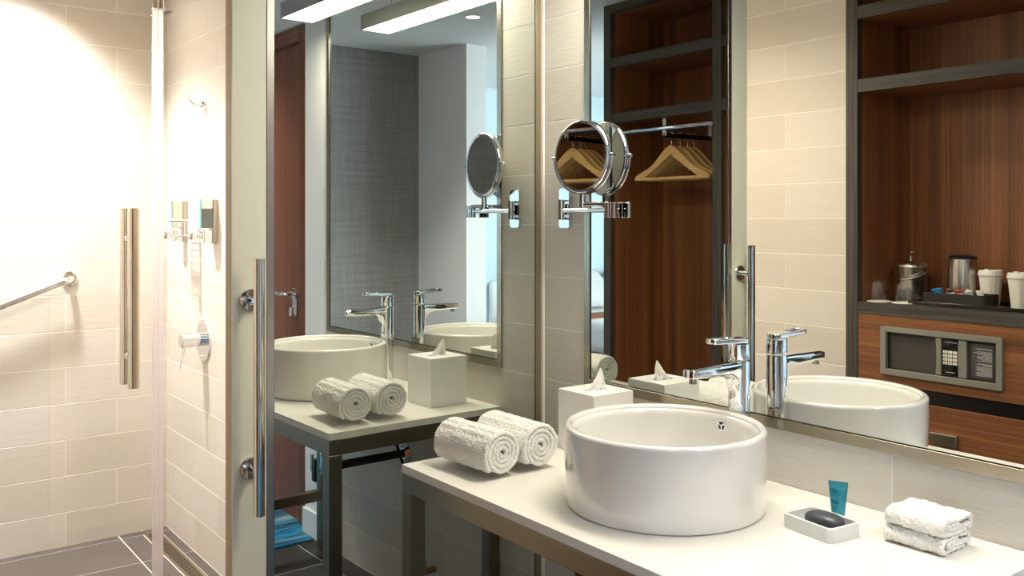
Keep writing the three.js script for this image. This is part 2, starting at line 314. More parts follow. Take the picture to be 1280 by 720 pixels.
{ // round vessel basin
  const R = 0.2063, H = 0.1646, t = thing('vessel_basin', 'round white ceramic vessel basin with straight sides on the counter', 'basin', [0.782, TOP, 0.307]);
  const p = [[0, 0.0005], [R - 0.012, 0.0005], [R - 0.0065, 0.0018], [R - 0.0045, 0.006], [R - 0.003, 0.03], [R - 0.001, 0.1], [R, H - 0.02], [R, H - 0.009]];
  for (let a = 0; a <= 8; a++) { const q = (a / 8) * Math.PI; p.push([R - 0.009 + 0.009 * Math.cos(q), H - 0.009 + 0.009 * Math.sin(q)]); }
  p.push([R - 0.021, H - 0.012], [R - 0.024, H - 0.02], [R - 0.027, 0.1], [R - 0.032, 0.07], [R - 0.045, 0.047], [R - 0.075, 0.034], [0.08, 0.03], [0.03, 0.0275], [0, 0.027]);
  const curve = new THREE.CatmullRomCurve3(p.slice(1).map(([x, y]) => new THREE.Vector3(x, y, 0)), false, 'catmullrom', 0.25);
  const q = curve.getPoints(160).map((v) => new THREE.Vector2(Math.max(0, v.x), v.y));
  obj('bowl', new THREE.LatheGeometry([new THREE.Vector2(0, 0.0005), ...q], 128), CERAMIC, t);
  const o = new THREE.TorusGeometry(0.0108, 0.0024, 12, 40), parts = [o];
  for (let k = 0; k < 3; k++) parts.push(new THREE.BoxGeometry(0.0022, 0.0105, 0.003).translate(0, 0.0053, 0).rotateZ(Math.PI / 6 * 0 + k * 2.0944 + Math.PI));
  const ring = obj('overflow_ring', parts.map((g) => g.rotateX(0.08).translate(0, 0.1345, -0.1795)), CHROME, t, 'chrome three-spoked overflow ring');
  obj('overflow_hole', cyl(0.0105, 0.004, 0, 0.1345, -0.182, 'z'), BLACK, ring);
  obj('drain', lathe([[0, 0.034], [0.02, 0.0338], [0.03, 0.0315], [0.031, 0.028], [0, 0.028]], 48).translate(0, 0, 0), CHROME, t);
}
{ // tall lever tap
  const t = thing('tap', 'tall chrome lever tap standing behind the round basin', 'tap', [0.781, TOP, 0]);
  const s = new THREE.Shape(); // the spout's outline in (z, y)
  s.moveTo(0.062, 0.2705); s.lineTo(0.2, 0.2685); s.quadraticCurveTo(0.231, 0.268, 0.235, 0.264); s.lineTo(0.2345, 0.25); s.quadraticCurveTo(0.231, 0.246, 0.222, 0.246);
  s.lineTo(0.128, 0.2435); s.bezierCurveTo(0.103, 0.242, 0.0915, 0.231, 0.0895, 0.2); s.lineTo(0.0875, 0.14); s.lineTo(0.062, 0.12); s.lineTo(0.062, 0.2705);
  const g = extrude(s, 0.024, 0.007, 1, 24).rotateY(-Math.PI / 2).translate(0.012, 0, 0);
  const p = g.attributes.position; for (let i = 0; i < p.count; i++) { const y = p.getY(i), z = p.getZ(i); if (y < 0.243) p.setX(i, p.getX(i) * (0.35 + 0.65 * Math.max(0, (y - 0.12) / 0.123))); else if (z > 0.1) p.setX(i, p.getX(i) * (1 - 0.12 * (z - 0.1) / 0.135)); }
  g.computeVertexNormals();
  const col = lathe([[0, 0], [0.0232, 0], [0.0236, 0.002], [0.0236, 0.269], [0.0226, 0.2715], [0, 0.2715]], 56).translate(0, 0, 0.0668);
  obj('body', col, CHROME, t); obj('spout', toCreasedNormals(g, 0.6), CHROME, t);
  obj('base_ring', rodRound(0.0265, 0.0035).translate(0, 0, 0.0668), CHROME, t);
  obj('aerator', cyl(0.0085, 0.012, 0, 0.2415, 0.2185, 'y'), POLISHED, t);
  const cap = obj('lever', lathe([[0, 0.2735], [0.0222, 0.2735], [0.0236, 0.2755], [0.0236, 0.3065], [0.0226, 0.3085], [0, 0.3085]], 56).translate(0, 0, 0.0668), CHROME, t);
  const l = rrect(-0.0185, 0.0445, 0.0185, 0.166, 0.0165); l.holes.push(rrect(-0.0095, 0.1, 0.0095, 0.156, 0.008, THREE.Path));
  obj('lever_plate', [extrude(l, 0.007, 0.0022).rotateX(Math.PI / 2).rotateX(-0.05).translate(0, 0.316, 0)], CHROME, cap);
  function rodRound(r, h) { return lathe([[0, 0.0002], [r, 0.0002], [r, h * 0.6], [r - 0.002, h], [0, h]], 40); }
}
{ // waste pipe and stop valve below the counter
  const t = thing('waste_pipe', 'dark metal waste pipe with a round wall rosette below the counter', 'pipe', [0, 0, 0]);
  obj('pipe', tube([[0.76, 0.513, -0.004], [0.76, 0.513, 0.1], [0.76, 0.513, 0.24], [0.761, 0.512, 0.285], [0.77, 0.535, 0.305], [0.782, 0.6, 0.307], [0.782, 0.75, 0.307]], 0.0145, 60, 20), DARKMETAL, t);
  obj('trap', lathe([[0, 0], [0.028, 0], [0.031, 0.006], [0.031, 0.1], [0.028, 0.108], [0, 0.108]], 32).translate(0.776, 0.49, 0.3), CHROME, t);
  obj('rosette', lathe([[0, 0], [0.037, 0], [0.037, 0.004], [0.02, 0.016], [0, 0.016]], 40).rotateX(Math.PI / 2).translate(0.76, 0.513, 0.0), CHROME, t);
  const v = thing('stop_valve', 'small brass stop valve with a dark hose on the wall below the basin', 'valve', [0.573, 0.15, 0]);
  obj('valve_body', [cyl(0.011, 0.055, 0, 0, 0.0275, 'z'), cyl(0.009, 0.04, 0, 0.02, 0.045, 'y')], BRASS, v);
  obj('valve_knob', cyl(0.015, 0.016, 0, 0, 0.063, 'z'), BRASS, v);
  obj('hose', tube([[0, 0.035, 0.045], [-0.004, 0.12, 0.05], [0.03, 0.26, 0.07], [0.12, 0.42, 0.08], [0.2, 0.52, 0.07], [0.207, 0.6, 0.066]], 0.0055, 60, 8), DARKRUBBER, v);
}
{ // tissue box
  const t = thing('tissue_box', 'square white tissue box with a tissue standing out of its top', 'tissue box', [0.3715, TOP, 0.1239]);
  const w = 0.067, h = 0.151, o = rrect(-w, -w, w, w, 0.0015); o.holes.push(rrect(-0.013, -0.034, 0.013, 0.034, 0.012, THREE.Path));
  obj('side', [box(-w, w, 0.0004, h - 0.004, -w, -w + 0.004), box(-w, w, 0.0004, h - 0.004, w - 0.004, w), box(-w, -w + 0.004, 0.0004, h - 0.004, -w + 0.004, w - 0.004), box(w - 0.004, w, 0.0004, h - 0.004, -w + 0.004, w - 0.004)], WHITEPLASTIC, t);
  obj('lid', extrude(o, 0.004, 0.0008).rotateX(-Math.PI / 2).translate(0, h - 0.004, 0), WHITEPLASTIC, t);
  const P = [], I = [], NU = 96, NV = 28;
  for (let j = 0; j <= NV; j++) for (let i = 0; i <= NU; i++) {
    const a = (i / NU) * 2 * Math.PI, v = j / NV, k = Math.pow(1 - v, 0.85);
    const fold = 1 + 0.3 * Math.sin(5 * a + 2.5 * v) * (1 - 0.6 * v) + 0.16 * Math.sin(9 * a - 4 * v + 1) ;
    const rx = (0.0115 * k + 0.0006) * fold, rz = (0.027 * Math.pow(1 - v, 0.95) + 0.0016) * (1 + 0.1 * Math.sin(4 * a + 3 * v));
    const x = rx * Math.cos(a) - 0.004 * v + 0.006 * (1 - v) * PN.noise(v * 5, Math.sin(a) * 2, 3.1), z = rz * Math.sin(a) - 0.021 * v - 0.004 * Math.sin(v * 3.1) + 0.003 * (1 - v) * PN.noise(Math.cos(a) * 2, v * 5, Math.sin(a) * 2);
    P.push(x, h - 0.006 + v * 0.058, z);
  }
  for (let j = 0; j < NV; j++) for (let i = 0; i < NU; i++) { const a = j * (NU + 1) + i, b = a + NU + 1; I.push(a, b, a + 1, b, b + 1, a + 1); }
  const g = new THREE.BufferGeometry(); g.setAttribute('position', new THREE.Float32BufferAttribute(P, 3)); g.setIndex(I); g.computeVertexNormals();
  obj('tissue', g, PAPER, t);
}
// ------------------------------------------------------------------ towels
// a cloth of thickness t following a path of points in a plane, as wide as L across it, with soft edges
function cloth(path, t, L, ridge = () => 0, seedN = 0, rough = 0.0011) {
  const prof = [], r = t / 2, NL = 80, e = r * 0.95; // closed profile in (across, off the path)
  for (let i = 0; i <= NL; i++) prof.push([-(L / 2 - e) + (L - 2 * e) * (i / NL), r]);
  for (let i = 1; i < 6; i++) { const a = Math.PI / 2 - (i / 6) * Math.PI; prof.push([L / 2 - e + e * Math.cos(a), r * Math.sin(a)]); }
  for (let i = 0; i <= NL; i++) prof.push([(L / 2 - e) - (L - 2 * e) * (i / NL), -r]);
  for (let i = 1; i < 6; i++) { const a = -Math.PI / 2 - (i / 6) * Math.PI; prof.push([-(L / 2 - e) + e * Math.cos(a), r * Math.sin(a)]); }
  const M = prof.length, N = path.length, P = [], U = [], I = []; let run = 0;
  for (let i = 0; i < N; i++) {
    const a = path[Math.max(0, i - 1)], b = path[Math.min(N - 1, i + 1)], l = Math.hypot(b[0] - a[0], b[1] - a[1]), nx = -(b[1] - a[1]) / l, ny = (b[0] - a[0]) / l;
    if (i) run += Math.hypot(path[i][0] - path[i - 1][0], path[i][1] - path[i - 1][1]);
    const end = Math.min(1, Math.min(i, N - 1 - i) / 3), cap = Math.sqrt(1 - (1 - end) ** 2) * 0.92 + 0.08;
    for (let k = 0; k <= M; k++) {
      const [w, o] = prof[k % M];
      let off = o * cap + (o > 0 ? 1 : -1) * (rough * PN.noise(run * 170 + seedN, w * 170, o > 0 ? 1 : 9) + rough * PN.noise(run * 45 + seedN, w * 45, 5 + (o > 0 ? 1 : 9)));
      if (o < 0) off -= ridge(i / (N - 1), run) * Math.min(1, (L / 2 - Math.abs(w)) / 0.012);
      const wave = 0.0016 * PN.noise(run * 28 + seedN, 3.3, w > 0 ? 1 : 7) * (Math.abs(w) / (L / 2));
      P.push(path[i][0] + nx * off, path[i][1] + ny * off, w + wave); U.push(run, w);
    }
  }
  for (let i = 0; i + 1 < N; i++) for (let k = 0; k < M; k++) { const a = i * (M + 1) + k, b = a + M + 1; I.push(a, a + 1, b, b, a + 1, b + 1); }
  for (const i of [0, N - 1]) { const c = P.length / 3; P.push(path[i][0], path[i][1], 0); U.push(0, 0); for (let k = 0; k < M; k++) { const a = i * (M + 1) + k; i ? I.push(c, a, a + 1) : I.push(c, a + 1, a); } }
  const g = new THREE.BufferGeometry(); g.setAttribute('position', new THREE.Float32BufferAttribute(P, 3)); g.setAttribute('uv', new THREE.Float32BufferAttribute(U, 2)); g.setIndex(I); g.computeVertexNormals(); return g;
}
function rollPath(R, turns, t, a0, flip) {
  const n = 620, out = []; // from the middle outwards; ends at angle a0 on the outside
  for (let i = 0; i <= n; i++) {
    const f = i / n, a = a0 - (1 - f) * turns * 2 * Math.PI, r = 0.004 + (R - t / 2 - 0.004) * (1 - (1 - f) * turns / (turns + 0.1)) ;
    const x = r * Math.cos(a), y = r * Math.sin(a) * 0.97;
    out.push([flip ? -x : x, Math.max(y, -R + t * 0.45)]);
  }
  return out;
}
function rolledTowel(label, pos, R, L, turn, s, flip = false) {
  const t = thing('rolled_towel', label, 'towel', pos, turn, 'rolled white towels');
  const bands = (f, run) => { const d = 1 - f; let h = 0; for (const c of [0.066, 0.08, 0.094]) h += 0.0027 * Math.exp(-(((d - c) / 0.0046) ** 2)); return h - (d > 0.056 && d < 0.104 ? 0.0012 : 0); };
  const p = rollPath(R, 4.2, 0.0118, 3.95, flip);
  const g = cloth(flip ? p.slice() : p, 0.0112, L, (f, run) => (flip ? 0 : bands(f, run)), s, 0.0019);
  g.rotateY(Math.PI / 2); // the roll's axis lies along x
  obj('cloth', g, TERRY, t); return t;
}
rolledTowel('rolled white towel nearest the front edge of the counter', [0.345, TOP + 0.056, 0.474], 0.0565, 0.196, 0.06, 3);
rolledTowel('rolled white towel lying behind another, beside the tissue box', [0.345, TOP + 0.0565, 0.359], 0.0575, 0.196, 0.02, 41);
{
  // one washcloth: folded over at the front with a tongue inside, seen rolled from the end
  const fold = (h, len, ph) => {
    const out = [], r = h / 2 - 0.0042, t = 0.0084, x1 = len / 2 - h / 2;
    for (let i = 0; i <= 30; i++) out.push([-x1 * 0.1 + (x1 * 0.1 + x1 - 0.012) * (i / 30), r - t + 0.001]); // tongue, front way
    for (let i = 1; i <= 14; i++) { const a = Math.PI / 2 - (i / 14) * Math.PI; out.push([x1 - 0.012 + (r - t + 0.001) * Math.cos(a), (r - t + 0.001) * Math.sin(a)]); }
    for (let i = 1; i <= 40; i++) out.push([x1 - 0.012 - (2 * x1 - 0.014) * (i / 40), -(r - t + 0.001)]);
    for (let i = 1; i <= 14; i++) { const a = -Math.PI / 2 - (i / 14) * Math.PI; out.push([-x1 + 0.002 + r * Math.cos(a) * 0.8, -(r - t + 0.001) * 0 + r * Math.sin(a) * 1.0]); }
    for (let i = 1; i <= 50; i++) out.push([-x1 + 0.002 + (2 * x1 - 0.002) * (i / 50), r + 0.0012 * Math.sin(i * 0.13 + ph)]);
    for (let i = 1; i <= 18; i++) { const a = Math.PI / 2 - (i / 18) * Math.PI; out.push([x1 + r * Math.cos(a), r * Math.sin(a)]); }
    for (let i = 1; i <= 50; i++) out.push([x1 - (2 * x1 - 0.01) * (i / 50), -r]);
    return out;
  };
  const make = (label, y, s, dx, turn) => {
    const t = thing('folded_washcloth', label, 'towel', [1.2285 + dx, TOP + y, 0.098], turn, 'folded white washcloths');
    const g = cloth(fold(0.0305, 0.108, s), 0.0084, 0.112, undefined, s, 0.0026);
    g.rotateY(-Math.PI / 2); // fold looks to +z
    obj('cloth', g, TERRY, t); return t;
  };
  make('folded white washcloth underneath, lying on the counter', 0.0158, 5, 0, 0.03); make('folded white washcloth on top of the small stack', 0.0468, 77, 0.004, -0.02);
}
{ // soap dish with soap, tube behind it
  const t = thing('soap_dish', 'shallow white rectangular soap dish with rounded corners on the counter', 'dish', [1.0775, TOP, 0.197], -0.12);
  const a = 0.058, b = 0.0425, o = rrect(-a, -b, a, b, 0.012); o.holes.push(rrect(-a + 0.006, -b + 0.006, a - 0.006, b - 0.006, 0.008, THREE.Path));
  obj('wall', extrude(o, 0.0245, 0.0015).rotateX(-Math.PI / 2).translate(0, 0.0005, 0), DISHWHITE, t);
  obj('bottom', extrude(rrect(-a + 0.004, -b + 0.004, a - 0.004, b - 0.004, 0.009), 0.004).rotateX(-Math.PI / 2).translate(0, 0.001, 0), DISHWHITE, t);
  const s = new THREE.SphereGeometry(1, 64, 32), p = s.attributes.position;
  for (let i = 0; i < p.count; i++) { const f = (v, e) => Math.sign(v) * Math.pow(Math.abs(v), e); p.setXYZ(i, 0.04 * f(p.getX(i), 0.72), 0.0145 * f(p.getY(i), 0.75), 0.0245 * f(p.getZ(i), 0.75)); }
  s.computeVertexNormals(); s.rotateZ(0.05).rotateY(-0.2).translate(1.084, TOP + 0.0222, 0.196);
  tag(obj('soap_bar', s, phy({ color: 0x3a4049, roughness: 0.45, clearcoat: 0.25, clearcoatRoughness: 0.35 })), 'dark blue grey oval soap bar lying in the white dish', 'soap');
}
function canvasTex(w, h, draw) { const c = document.createElement('canvas'); c.width = w; c.height = h; draw(c.getContext('2d'), w, h); const t = new THREE.CanvasTexture(c); t.colorSpace = THREE.SRGBColorSpace; return t; }
{
  const t = thing('toiletry_tube', 'small teal toiletry tube standing on its cap behind the soap dish', 'tube', [1.0645, TOP, 0.122], 0.45);
  const P = [], U = [], I = [], NU = 40, NV = 16;
  for (let j = 0; j <= NV; j++) for (let i = 0; i <= NU; i++) {
    const v = j / NV, a = (i / NU) * 2 * Math.PI - Math.PI / 2, f = Math.max(0, (v - 0.04) / 0.96), rx = 0.0125 + 0.0055 * f, rz = 0.0118 * Math.pow(1 - f, 0.8) + 0.0006;
    P.push(rx * Math.cos(a), 0.012 + v * 0.058, -rz * Math.sin(a)); U.push(i / NU + 0.27, v);
  }
  for (let j = 0; j < NV; j++) for (let i = 0; i < NU; i++) { const a = j * (NU + 1) + i, b = a + NU + 1; I.push(a, a + 1, b, b, a + 1, b + 1); }
  const g = new THREE.BufferGeometry(); g.setAttribute('position', new THREE.Float32BufferAttribute(P, 3)); g.setAttribute('uv', new THREE.Float32BufferAttribute(U, 2)); g.setIndex(I); g.computeVertexNormals();
  const map = canvasTex(512, 512, (c, w, h) => {
    c.fillStyle = '#2f93a6'; c.fillRect(0, 0, w, h);
    c.fillStyle = '#1f7f95'; c.beginPath(); c.moveTo(70, 120); c.lineTo(240, 40); c.lineTo(240, 300); c.fill();
    c.strokeStyle = '#10303c'; c.lineWidth = 9; c.beginPath(); c.ellipse(90, 90, 34, 22, 0, 0, 7); c.stroke(); c.fillStyle = '#10303c'; c.fillRect(70, 84, 40, 12);
    for (const [y, l, k] of [[140, 40, 8], [170, 30, 8], [250, 96, 20], [284, 84, 20], [350, 90, 9], [374, 70, 9], [410, 60, 14], [434, 44, 10]]) { let x = 56; while (x < 56 + l) { const d = 9 + ((x * 7 + y) % 11); c.fillRect(x, y, d, k); x += d + 4; } }
  });
  map.wrapS = THREE.RepeatWrapping;
  obj('tube_body', g, std({ map, roughness: 0.3 }), t);
  obj('crimp', box(-0.0182, 0.0182, 0.069, 0.0775, -0.0009, 0.0009, 0.0006), std({ color: 0x2b8797, roughness: 0.3 }), t);
  obj('cap', lathe([[0, 0.0003], [0.0115, 0.0003], [0.0122, 0.002], [0.0125, 0.012], [0, 0.0125]], 32), std({ color: 0xdfe8e8, roughness: 0.3 }), t);
}
// ------------------------------------------------------------------ magnifying mirror on its arm
{
  const t = thing('magnifying_mirror', 'round chrome shaving mirror on a folding arm beside the wall mirror', 'mirror', [0, 0, 0]);
  obj('wall_plate', extrude(rrect(-0.024, -0.058, 0.024, 0.058, 0.01), 0.009, 0.002).translate(0.1155, 1.388, 0.0005), CHROME, t);
  obj('hinge', [rod(0.0085, [0.1175, 1.355, 0.023], [0.1175, 1.412, 0.023]), box(0.106, 0.129, 1.36, 1.37, 0.005, 0.024, 0.002), box(0.106, 0.129, 1.398, 1.408, 0.005, 0.024, 0.002)], POLISHED, t);
  obj('arm', [rod(0.006, [0.1175, 1.381, 0.023], [0.317, 1.381, 0.026])], CHROME, t);
  obj('arm', [rod(0.006, [0.317, 1.397, 0.027], [0.229, 1.397, 0.042]), rod(0.0085, [0.229, 1.388, 0.042], [0.229, 1.425, 0.042])], CHROME, t);
  obj('joint', [rod(0.0095, [0.312, 1.361, 0.026], [0.312, 1.402, 0.026]), rod(0.0095, [0.334, 1.361, 0.026], [0.334, 1.402, 0.026]), box(0.312, 0.334, 1.378, 1.386, 0.021, 0.031, 0.001)], CHROME, t);
  const T = 0.1, face = new THREE.Group(); face.name = 'head'; face.position.set(0.229, 1.527, 0.042); face.rotation.set(-0.0045, T, 0, 'YXZ'); t.add(face);
  const R = 0.1, arc = []; for (let i = 0; i <= 40; i++) { const a = Math.PI + (i / 40) * Math.PI; arc.push([(R + 0.007) * Math.cos(a), (R + 0.003) * Math.sin(a), 0]); }
  obj('yoke', [tube(arc, 0.0035, 80, 10), ...[-1, 1].map((s) => rod(0.0055, [s * (R - 0.002), 0, 0], [s * (R + 0.014), 0, 0]))], CHROME, face);
  const rim = new THREE.LatheGeometry([[R - 0.009, 0.008], [R - 0.006, 0.0095], [R - 0.003, 0.009], [R, 0.006], [R + 0.0005, 0], [R, -0.006], [R - 0.003, -0.009], [R - 0.006, -0.0095], [R - 0.009, -0.008]].map((p) => new THREE.Vector2(...p)), 96).rotateX(Math.PI / 2);
  obj('rim', rim, CHROME, face);
  obj('mirror_pane', cyl(R - 0.006, 0.015, 0, 0, 0, 'z', 96), MIRROR, face);
}
// ------------------------------------------------------------------ hanging light over the vanity
{
  const x0 = 0.29, x1 = 1.29, z0 = 0.106, z1 = 0.246, y0 = 2.14, y1 = 2.2;
  const t = thing('pendant_light', 'long grey linear pendant light hanging above the vanity', 'light', [0, 0, 0]);
  const shell = std({ color: 0xa4a4a2, roughness: 0.5 });
  obj('housing', [box(x0, x1, y0, y1, z0, z0 + 0.006, 0.001), box(x0, x1, y0, y1, z1 - 0.006, z1, 0.001), box(x0, x0 + 0.006, y0, y1, z0 + 0.006, z1 - 0.006), box(x1 - 0.006, x1, y0, y1, z0 + 0.006, z1 - 0.006), box(x0, x1, y1 - 0.006, y1, z0 + 0.006, z1 - 0.006)], shell, t);
  obj('diffuser', box(x0 + 0.006, x1 - 0.006, y0 + 0.004, y0 + 0.008, z0 + 0.006, z1 - 0.006), lit(LAMP_RGB, 1.6), t, 'glowing white diffuser');
  for (const x of [0.42, 1.16]) obj('wire', rod(0.0012, [x, y1, 0.176], [x, HC, 0.176], 8), STEEL, t);
  const l = new THREE.RectAreaLight(LAMP_RGB, LAMP_NITS, x1 - x0 - 0.014, z1 - z0 - 0.014); l.position.set((x0 + x1) / 2, y0 + 0.003, (z0 + z1) / 2); l.lookAt((x0 + x1) / 2, 0, (z0 + z1) / 2); scene.add(l);
}
// ------------------------------------------------------------------ recessed ceiling lights
function downlight(x, z, label, color, cd, angle, pen) {
  const t = thing('downlight', label, 'light', [x, HC, z]);
  obj('trim_ring', lathe([[0.038, 0.0], [0.04, -0.006], [0.052, -0.004], [0.055, 0.0]], 40), WHITETRIM, t);
  obj('lamp_disc', cyl(0.037, 0.002, 0, -0.002, 0, 'y', 40), lit(color, 6), t);
  const s = new THREE.SpotLight(color, cd, 0, angle, pen, 2); s.position.set(x, HC - 0.012, z); s.target.position.set(x, 0, z); s.castShadow = true; s.shadow.radius = 3.5; scene.add(s, s.target);
}
downlight(-1.72, 1.12, 'round recessed ceiling light above the shower', SHOWER_RGB, SHOWER_CD, 0.95, 0.62);
downlight(-0.5, 0.8, 'round recessed ceiling light before the shower door', WARM_RGB, BATH_CD, 1.3, 1.0);
downlight(2.11, 1.27, 'round recessed ceiling light in the hall facing the vanity', HALL_RGB, HALL_CD, 0.85, 0.5);
downlight(2.45, 0.35, 'round recessed ceiling light before the wooden entrance door', HALL_RGB, ENTRY_CD, 0.98, 0.6);
// ------------------------------------------------------------------ shower
{
  const f = thing('shower_glass_panel', 'fixed clear glass panel beside the tiled shower wall', 'shower screen', [-1.1, 0, 0]);
  obj('glass', box(-0.004, 0.004, 0.004, 2.14, Z1 + 0.002, 0.771), GLASS, f);
  obj('seal', box(-0.006, 0.006, 0.004, 2.14, 0.7705, 0.7875, 0.002), SEAL, f);
  const d = thing('shower_door', 'clear glass shower door with long steel bar handles', 'shower door', [-1.1, 0, 0]);
  obj('glass', box(-0.004, 0.004, 0.012, 2.14, 0.8062, 1.57), GLASS, d);
  obj('seal', box(-0.006, 0.006, 0.012, 2.14, 0.7895, 0.8057, 0.002), SEAL, d);
  obj('clamp', box(-0.014, 0.014, 2.068, 2.16, 0.7892, 0.806, 0.003), CHROME, d); obj('clamp', box(-0.014, 0.014, 2.068, 2.16, 0.77, 0.788, 0.003), CHROME, f);
  for (const s of [1, -1]) {
    const h = obj('handle', rod(0.0185, [s * 0.05, 0.8, 0.879], [s * 0.05, 1.393, 0.879], 28), POLISHED, d);
    for (const y of [0.9, 1.293]) obj('standoff', [rod(0.009, [s * 0.004, y, 0.879], [s * 0.036, y, 0.879]), rod(0.014, [s * 0.004, y, 0.879], [s * 0.01, y, 0.879])], CHROME, h);
  }
}
{
  const b = thing('grab_bar', 'sloping chrome grab bar on the back wall of the shower', 'grab bar', [XB, 0, 0]);
  obj('bar', tube([[0.0, 1.11, 0.8813], [0.035, 1.11, 0.8813], [0.05, 1.105, 0.894], [0.05, 1.085, 0.945], [0.05, 0.985, 1.2], [0.05, 0.965, 1.25], [0.035, 0.96, 1.263], [0, 0.96, 1.263]], 0.0125, 80, 16), CHROME, b);
  for (const [y, z] of [[1.11, 0.8813], [0.96, 1.263]]) obj('rosette', lathe([[0, 0], [0.03, 0], [0.03, 0.006], [0.026, 0.009], [0, 0.009]], 36).rotateZ(-Math.PI / 2).translate(0, y, z), CHROME, b);
  const m = thing('shower_mixer', 'round chrome shower mixer plate with a lever on the tiled wall', 'tap', [-1.535, 0.874, Z1]);
  obj('plate', lathe([[0, 0], [0.084, 0], [0.084, 0.004], [0.08, 0.007], [0, 0.007]], 56).rotateX(Math.PI / 2), CHROME, m);
  obj('valve', lathe([[0, 0], [0.027, 0], [0.027, 0.034], [0.03, 0.036], [0.03, 0.09], [0.027, 0.094], [0, 0.094]], 40).rotateX(Math.PI / 2).translate(0, 0.005, 0), CHROME, m);
  obj('lever', rod(0.0055, [0, -0.02, 0.078], [0.004, -0.105, 0.1]), CHROME, m);
  const k = thing('robe_hook', 'small chrome robe hook high on the tiled shower wall', 'hook', [-1.5267, 1.81, Z1]);
  obj('base', lathe([[0, 0], [0.022, 0], [0.022, 0.005], [0.014, 0.012], [0, 0.012]], 32).rotateX(Math.PI / 2), CHROME, k);
  obj('prong', [tube([[0, 0, 0.008], [0, 0.002, 0.04], [0, 0.018, 0.062], [0, 0.034, 0.068]], 0.0055, 24, 10), tube([[-0.014, -0.004, 0.01], [0, -0.008, 0.03], [0.03, 0.004, 0.018]], 0.005, 24, 10)], CHROME, k);
  const r = thing('hand_shower_holder', 'chrome hand shower holder at the top of the tiled shower wall', 'holder', [-1.462, 2.275, Z1]);
  obj('base', lathe([[0, 0], [0.024, 0], [0.024, 0.006], [0.012, 0.012], [0, 0.012]], 32).rotateX(Math.PI / 2), CHROME, r);
  obj('cradle', [rod(0.009, [0, 0, 0.008], [0, -0.005, 0.05]), lathe([[0, 0], [0.011, 0.004], [0.018, 0.05], [0.016, 0.09], [0, 0.092]], 28).translate(0, -0.075, 0.055)], CHROME, r);
  const h = thing('shower_rose', 'chrome shower head on a bent arm near the shower corner', 'shower head', [-1.695, 2.335, Z1]);
  obj('arm', tube([[0, 0, 0], [0, 0.0, 0.045], [0, -0.03, 0.088], [0, -0.09, 0.112]], 0.0105, 40, 14), CHROME, h);
  obj('rosette', lathe([[0, 0], [0.03, 0], [0.03, 0.005], [0.016, 0.012], [0, 0.012]], 32).rotateX(Math.PI / 2), CHROME, h);
  const hd = obj('head', lathe([[0, 0.06], [0.014, 0.06], [0.018, 0.035], [0.045, 0.012], [0.05, 0.004], [0.05, 0], [0, -0.001]], 44).rotateX(0.35).translate(0, -0.15, 0.12), CHROME, h);
  obj('nozzle_plate', lathe([[0, -0.0015], [0.04, -0.0015], [0.042, 0], [0, 0]], 40).rotateX(0.35).translate(0, -0.151, 0.1198), std({ color: 0x8c8478, roughness: 0.5 }), hd);
}
{ // soap dispensers and the wire basket between them
  const blue = std({ color: 0x8fc3d1, roughness: 0.35 }), plate = std({ color: 0xb3aea6, metalness: 0.8, roughness: 0.28 });
  const liquid = phy({ color: 0x44504f, roughness: 0.12, clearcoat: 1 }), cream = std({ color: 0xe3d6bc, roughness: 0.35 }), clear = phy({ color: 0xf0ece0, roughness: 0.1, clearcoat: 1 });
  const make = (x, label, dark) => {
    const t = thing('soap_dispenser', label, 'dispenser', [x, 1.262, Z1], 0);
    obj('back_plate', box(-0.058, 0, 0, 0.172, 0, 0.018, 0.003), plate, t);
    obj('bottle', dark ? box(-0.052, -0.003, 0.132, 0.172, 0.018, 0.062, 0.006) : box(-0.052, -0.003, 0.058, 0.172, 0.018, 0.062, 0.006), dark ? clear : cream, t);
    if (dark) obj('liquid', box(-0.052, -0.003, 0.06, 0.132, 0.018, 0.062, 0.003), liquid, t, 'dark liquid filling the lower bottle');
    const lb = obj('label_panel', box(-0.055, -0.001, 0.056, 0.175, 0.062, 0.07, 0.003), blue, t, 'pale blue front label');
    obj('lettering', [box(-0.05, -0.02, 0.118, 0.1215, 0.07, 0.0704), box(-0.05, -0.03, 0.127, 0.1305, 0.07, 0.0704)], WHITEPLASTIC, lb);
    obj('push_button', [box(-0.054, -0.002, 0.003, 0.052, 0.018, 0.056, 0.006), box(-0.04, -0.014, 0.02, 0.046, 0.05, 0.068, 0.005)], CHROME, t);
  };
  make(-1.376, 'wall soap dispenser with blue front, half full of dark liquid', true);
  make(-1.742, 'wall soap dispenser with blue front and a cream bottle', false);
  const b = thing('soap_basket', 'chrome wire soap basket on the wall between the two dispensers', 'basket', [-1.6, 1.27, Z1]);
  const w = [], R = 0.0025;
  for (const y of [0.02, 0.078]) w.push(rod(y > 0.05 ? 0.0065 : R, [-0.1, y, 0.112], [0, y, 0.112], 10), rod(y > 0.05 ? 0.0065 : R, [0, y, 0.002], [0, y, 0.112], 10), rod(y > 0.05 ? 0.0065 : R, [-0.1, y, 0.002], [-0.1, y, 0.112], 10));
  for (let i = 0; i <= 8; i++) w.push(rod(R * 0.8, [0, 0.02, 0.004 + i * 0.0133], [0, 0.078, 0.004 + i * 0.0133], 8), rod(R * 0.8, [-0.1, 0.02, 0.004 + i * 0.0133], [0, 0.02, 0.004 + i * 0.0133], 8));
  obj('wire', w, CHROME, b);
  for (const p of [[0.01, 0.022, 0.03], [-0.01, 0.026, 0.125]]) obj('knob', new THREE.SphereGeometry(0.018, 28, 18).scale(0.8, 1.1, 1).translate(...p), CHROME, b);
}
